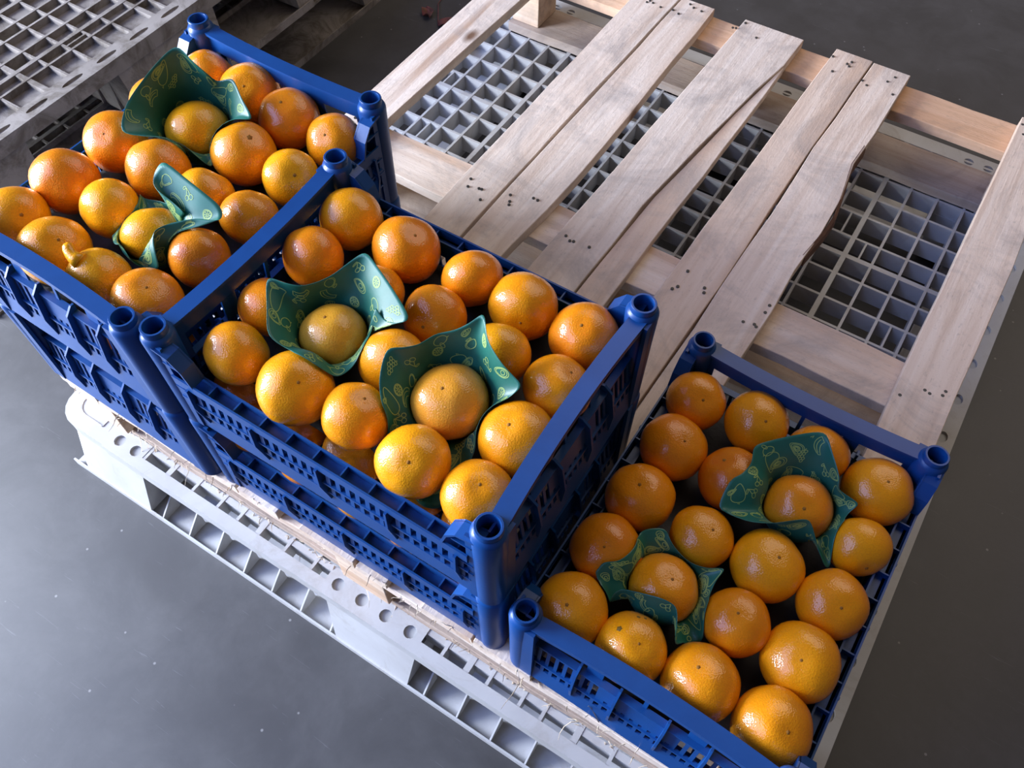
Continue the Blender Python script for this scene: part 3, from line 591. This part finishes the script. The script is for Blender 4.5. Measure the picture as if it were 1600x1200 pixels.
# ------------------------------------------------------------------ printed green papers
def motifs():
    """outline drawings in millimetres"""
    C_ = lambda cx, cy, a, b2, t0=0, t1=360, n=22, rot=0: [(cx+a*math.cos(math.radians(t0+(t1-t0)*i/n))*math.cos(rot)-b2*math.sin(math.radians(t0+(t1-t0)*i/n))*math.sin(rot), cy+a*math.cos(math.radians(t0+(t1-t0)*i/n))*math.sin(rot)+b2*math.sin(math.radians(t0+(t1-t0)*i/n))*math.cos(rot)) for i in range(n+1)]
    pear = lambda s, cx=0, cy=0, rot=0: [(cx+(s*(1-.42*math.cos(t))*math.sin(t)*.62)*math.cos(rot)-(-s*1.15*math.cos(t))*math.sin(rot), cy+(s*(1-.42*math.cos(t))*math.sin(t)*.62)*math.sin(rot)+(-s*1.15*math.cos(t))*math.cos(rot)) for t in [2*math.pi*i/26 for i in range(27)]]
    M_ = []
    pap = [pear(9, -2, 0, .5), pear(7.2, 4, 1, -.5), pear(5.6, 4, 1, -.5), pear(3.4, 4, .6, -.5), pear(2.4, 4, .6, -.5), pear(1.4, 4, .6, -.5), [(-7, 8.5), (-8.5, 11), (-6.5, 10.5)]]
    cit = [C_(0, 0, 4.6, 4.6), C_(0, 0, 3.8, 3.8)] + [[(0.6*math.cos(a), .6*math.sin(a)), (3.5*math.cos(a), 3.5*math.sin(a))] for a in [i*math.pi/4 for i in range(8)]]
    ban = [C_(0, 0, 9, 9, 200, 330, 14) + C_(2, 3.2, 7, 7, 318, 205, 12) + [(-8.4, -3.1)], C_(1, 1.2, 8.2, 8.2, 215, 310, 10)]
    grp = [C_(x*2.9, y*2.6, 1.5, 1.5, n=10) for x, y in ((-1, 2), (0, 2), (1, 2), (-.5, 1), (.5, 1), (-.9, 0), (.1, 0), (-.4, -1), (.5, -1), (0, -2))] + [[(1, 6.5), (3, 8.5)]]
    avo = [pear(6.6, 0, 0, 1.2), pear(5.2, 0, 0, 1.2), C_(-1.5, .5, 2.1, 2.1, n=14)]
    app = [C_(0, 0, 5, 5, 100, 440), C_(1, .3, 5, 4.6, 60, 250, 14), [(0, 5), (-1.5, 7.5)], C_(-3, 6.2, 2.2, 1, rot=.5, n=12)]
    lem = [C_(0, 0, 6, 4.3, rot=.7), [(4.2, 4), (6, 5.6), (5, 3.6)], C_(3.4, -4.3, 3, 1.5, rot=-.6, n=14)]
    kiw = [C_(0, 0, 4, 3.2, rot=.5), C_(1.5, -1, 3.3, 3.3, n=16), C_(1.5, -1, 1.5, 1.5, n=12)]
    che = [C_(-2.5, -2.5, 2.2, 2.2, n=14), C_(2.4, -3, 2.2, 2.2, n=14), [(-2.2, -.4), (-.5, 3), (.5, 5.2)], [(2.4, -.8), (1.4, 2.4), (.5, 5.2)], C_(-1.6, 5.6, 2.2, .9, rot=.2, n=12)]
    return [pap, cit, ban, grp, avo, app, lem, kiw, che, pap]
MOT = motifs()
PLAB = [('L', 5, 'green fruit-printed paper rising to a tall point in the left crate'), ('L', 14, 'turquoise-lit curled strip of printed paper in the left crate'),
        ('M', 11, 'green printed paper with a folded turquoise corner in the middle crate'), ('M', 13, 'large square green printed paper with pointed corners, middle crate front'),
        ('R', 6, 'dark green printed paper with an upright flap, right crate back'), ('R', 13, 'dark green curled printed paper in the middle of the right crate')]
def catmull(P, k):
    n = len(P); o = []
    for i in range(n):
        p0, p1, p2, p3 = [Vector(P[(i+j) % n]) for j in (-1, 0, 1, 2)]
        for s in range(k):
            t = s/k; c = .5*((2*p1)+(p2-p0)*t+(2*p0-5*p1+4*p2-p3)*t*t+(3*p1-p0-3*p2+p3)*t**3); o.append(c*.5+(p1.lerp(p2, t))*.5)
    return o
for (cr, fi, rim) in PAPERS:
    f = CN[cr][1][fi]; c = Vector(f[:3]); r = f[3]*1.035+.0012
    Rm_ = catmull(rim, 5); N = len(Rm_)
    ang = [math.atan2(p_.y-c.y, p_.x-c.x) for p_ in Rm_]
    un = [ang[0]]
    for a in ang[1:]:
        d = (a-un[-1]+math.pi) % (2*math.pi)-math.pi; un.append(un[-1]+d)
    sgn = 1 if un[-1] > un[0] else -1
    # monotone and evenly closing contact angle
    lin = [un[0]+sgn*2*math.pi*i/N for i in range(N)]
    th = [.78*a+.22*l_ for a, l_ in zip(un, lin)]
    for i in range(1, N): th[i] = max(th[i], th[i-1]+1e-3) if sgn > 0 else min(th[i], th[i-1]-1e-3)
    NT = 22; G = []
    for i in range(N):
        dirv = Vector((math.cos(th[i]), math.sin(th[i]), 0)); rp = Rm_[i]; low = rp.z < c.z-.012
        pa = math.radians(28 if low else 2); P2 = c + dirv*(r*math.cos(pa)) - Vector((0, 0, r*math.sin(pa)))
        col = []
        for j in range(NT+1):
            t = j/NT
            if t < .42:
                q_ = t/.42; an = -math.pi/2+(math.pi/2-pa)*q_; col.append(c + dirv*(r*math.cos(an)) + Vector((0, 0, r*math.sin(an))))
            else:
                q_ = (t-.42)/.58; dz = rp.z-P2.z; hor = Vector((rp.x-P2.x, rp.y-P2.y, 0))
                C1 = P2 + Vector((0, 0, max(dz*.55, 0) if not low else 0)) + (hor*.05 if not low else hor*.4); C2 = rp - hor*.35 - Vector((0, 0, dz*.22))
                col.append(P2*(1-q_)**3 + C1*3*q_*(1-q_)**2 + C2*3*q_*q_*(1-q_) + rp*q_**3)
        G.append(col)
    # relax a little around the ring so the paper stays smooth
    for it in range(2):
        for j in range(int(NT*.5), NT):
            ring = [G[i][j].copy() for i in range(N)]
            for i in range(N): G[i][j] = ring[i]*.5 + (ring[i-1]+ring[(i+1) % N])*.25
    balls = [(Vector(d_[:3]), d_[3]*1.085) for d_ in CN[cr][1]]
    for it in range(7):
        for i in range(N):
            for j in range(int(NT*.42)+1, NT+1):
                for n_, (bc, br) in enumerate(balls):
                    dv = G[i][j]-bc
                    if n_ != fi and dv.length < br: G[i][j] = bc + (dv+Vector((0, 0, .35*(br-dv.length)+.001))).normalized()*br
                    elif n_ == fi and dv.length < r: G[i][j] = bc + dv.normalized()*r
        if it < 6:
            for j in range(int(NT*.45), NT+1):
                ring = [G[i][j].copy() for i in range(N)]
                lam = .5 if j < NT-2 else .25
                for i in range(N): G[i][j] = ring[i]*(1-lam) + (ring[i-1]+ring[(i+1) % N])*(lam/2)
            for i in range(N):
                cc = [p_.copy() for p_ in G[i]]
                for j in range(int(NT*.45), NT): G[i][j] = cc[j]*.6 + (cc[j-1]+cc[j+1])*.2
    b = MB()
    for col in G: b.v += [tuple(p_) for p_ in col[1:]]
    for i in range(N):
        k = (i+1) % N
        for j in range(NT-1):
            fc = (i*NT+j, k*NT+j, k*NT+j+1, i*NT+j+1); b.f.append(fc if sgn > 0 else fc[::-1]); b.m.append(0)
    b.v.append(tuple(G[0][0])); 
    for i in range(N): b.f.append((len(b.v)-1, ((i+1) % N)*NT, i*NT)); b.m.append(0)
    o = b.obj('wrapping_paper', PAPER, None, smooth=True)
    lb = [l_ for a, n_, l_ in PLAB if a == cr and n_ == fi][0]; tag(o, lb, 'paper', 'green printed papers around single mandarins')
    s = o.modifiers.new('thick', 'SOLIDIFY'); s.thickness = .0003; s.offset = 0
    # print
    def surf(a, t):
        a = a % N; i = int(a); fa = a-i; k = (i+1) % N; tt = min(max(t, 0), .999)*NT; j = int(tt); ft = tt-j
        return (G[i][j]*(1-ft)+G[i][j+1]*ft)*(1-fa) + (G[k][j]*(1-ft)+G[k][j+1]*ft)*fa
    rn = random.Random(fi*3+ord(cr)); pb = MB()
    for row, t0 in enumerate((.50, .70, .87)):
        L_ = sum((surf(i+1, t0)-surf(i, t0)).length for i in range(N)); step = .029; cnt = int(L_/step); acc = 0; nxt = row*.010; kk = 0
        for i in range(N*4):
            a = i/4; seg = (surf(a+.25, t0)-surf(a, t0)).length; acc += seg
            if acc < nxt: continue
            nxt += step*rn.uniform(.9, 1.15); kk += 1
            mo = MOT[(kk*3+row*4+rn.randrange(3)) % len(MOT)]; rot = rn.uniform(0, 6.28); sc = .00122*(1.0 if mo is MOT[0] else .92)
            Sa = (surf(a+.5, t0)-surf(a-.5, t0)).length; St = (surf(a, min(t0+.03, .99))-surf(a, t0-.03)).length/(min(t0+.03, .99)-t0+.03)
            if Sa < 4e-4: continue
            for line in mo:
                P = []
                for (mx, my) in line:
                    u = (mx*math.cos(rot)-my*math.sin(rot))*sc; v = (mx*math.sin(rot)+my*math.cos(rot))*sc
                    P.append((a+max(-6, min(6, u/Sa)), t0+v/St))
                if max(p_[1] for p_ in P) > .985: continue
                Q = [surf(*p_) for p_ in P]
                for off in (.00036, -.00036):
                    n0 = len(pb.v)
                    for k_, q3 in enumerate(Q):
                        d = Q[min(k_+1, len(Q)-1)]-Q[max(k_-1, 0)]
                        aa, tt = P[k_]; nrm = (surf(aa+.3, tt)-surf(aa-.3, tt)).cross(surf(aa, min(tt+.02, .99))-surf(aa, tt-.02))
                        if nrm.length < 1e-12: nrm = Vector((0, 0, 1))
                        nrm.normalize(); w = nrm.cross(d); w = w.normalized()*.00040 if w.length > 1e-9 else Vector((.0003, 0, 0))
                        pb.v += [tuple(q3+nrm*off-w), tuple(q3+nrm*off+w)]
                    for k_ in range(len(Q)-1): pb.f.append((n0+2*k_, n0+2*k_+1, n0+2*k_+3, n0+2*k_+2)); pb.m.append(0)
    pr = pb.obj('fruit_print', PRINT, o); pr['label'] = 'pale line drawings of fruit printed on the paper'
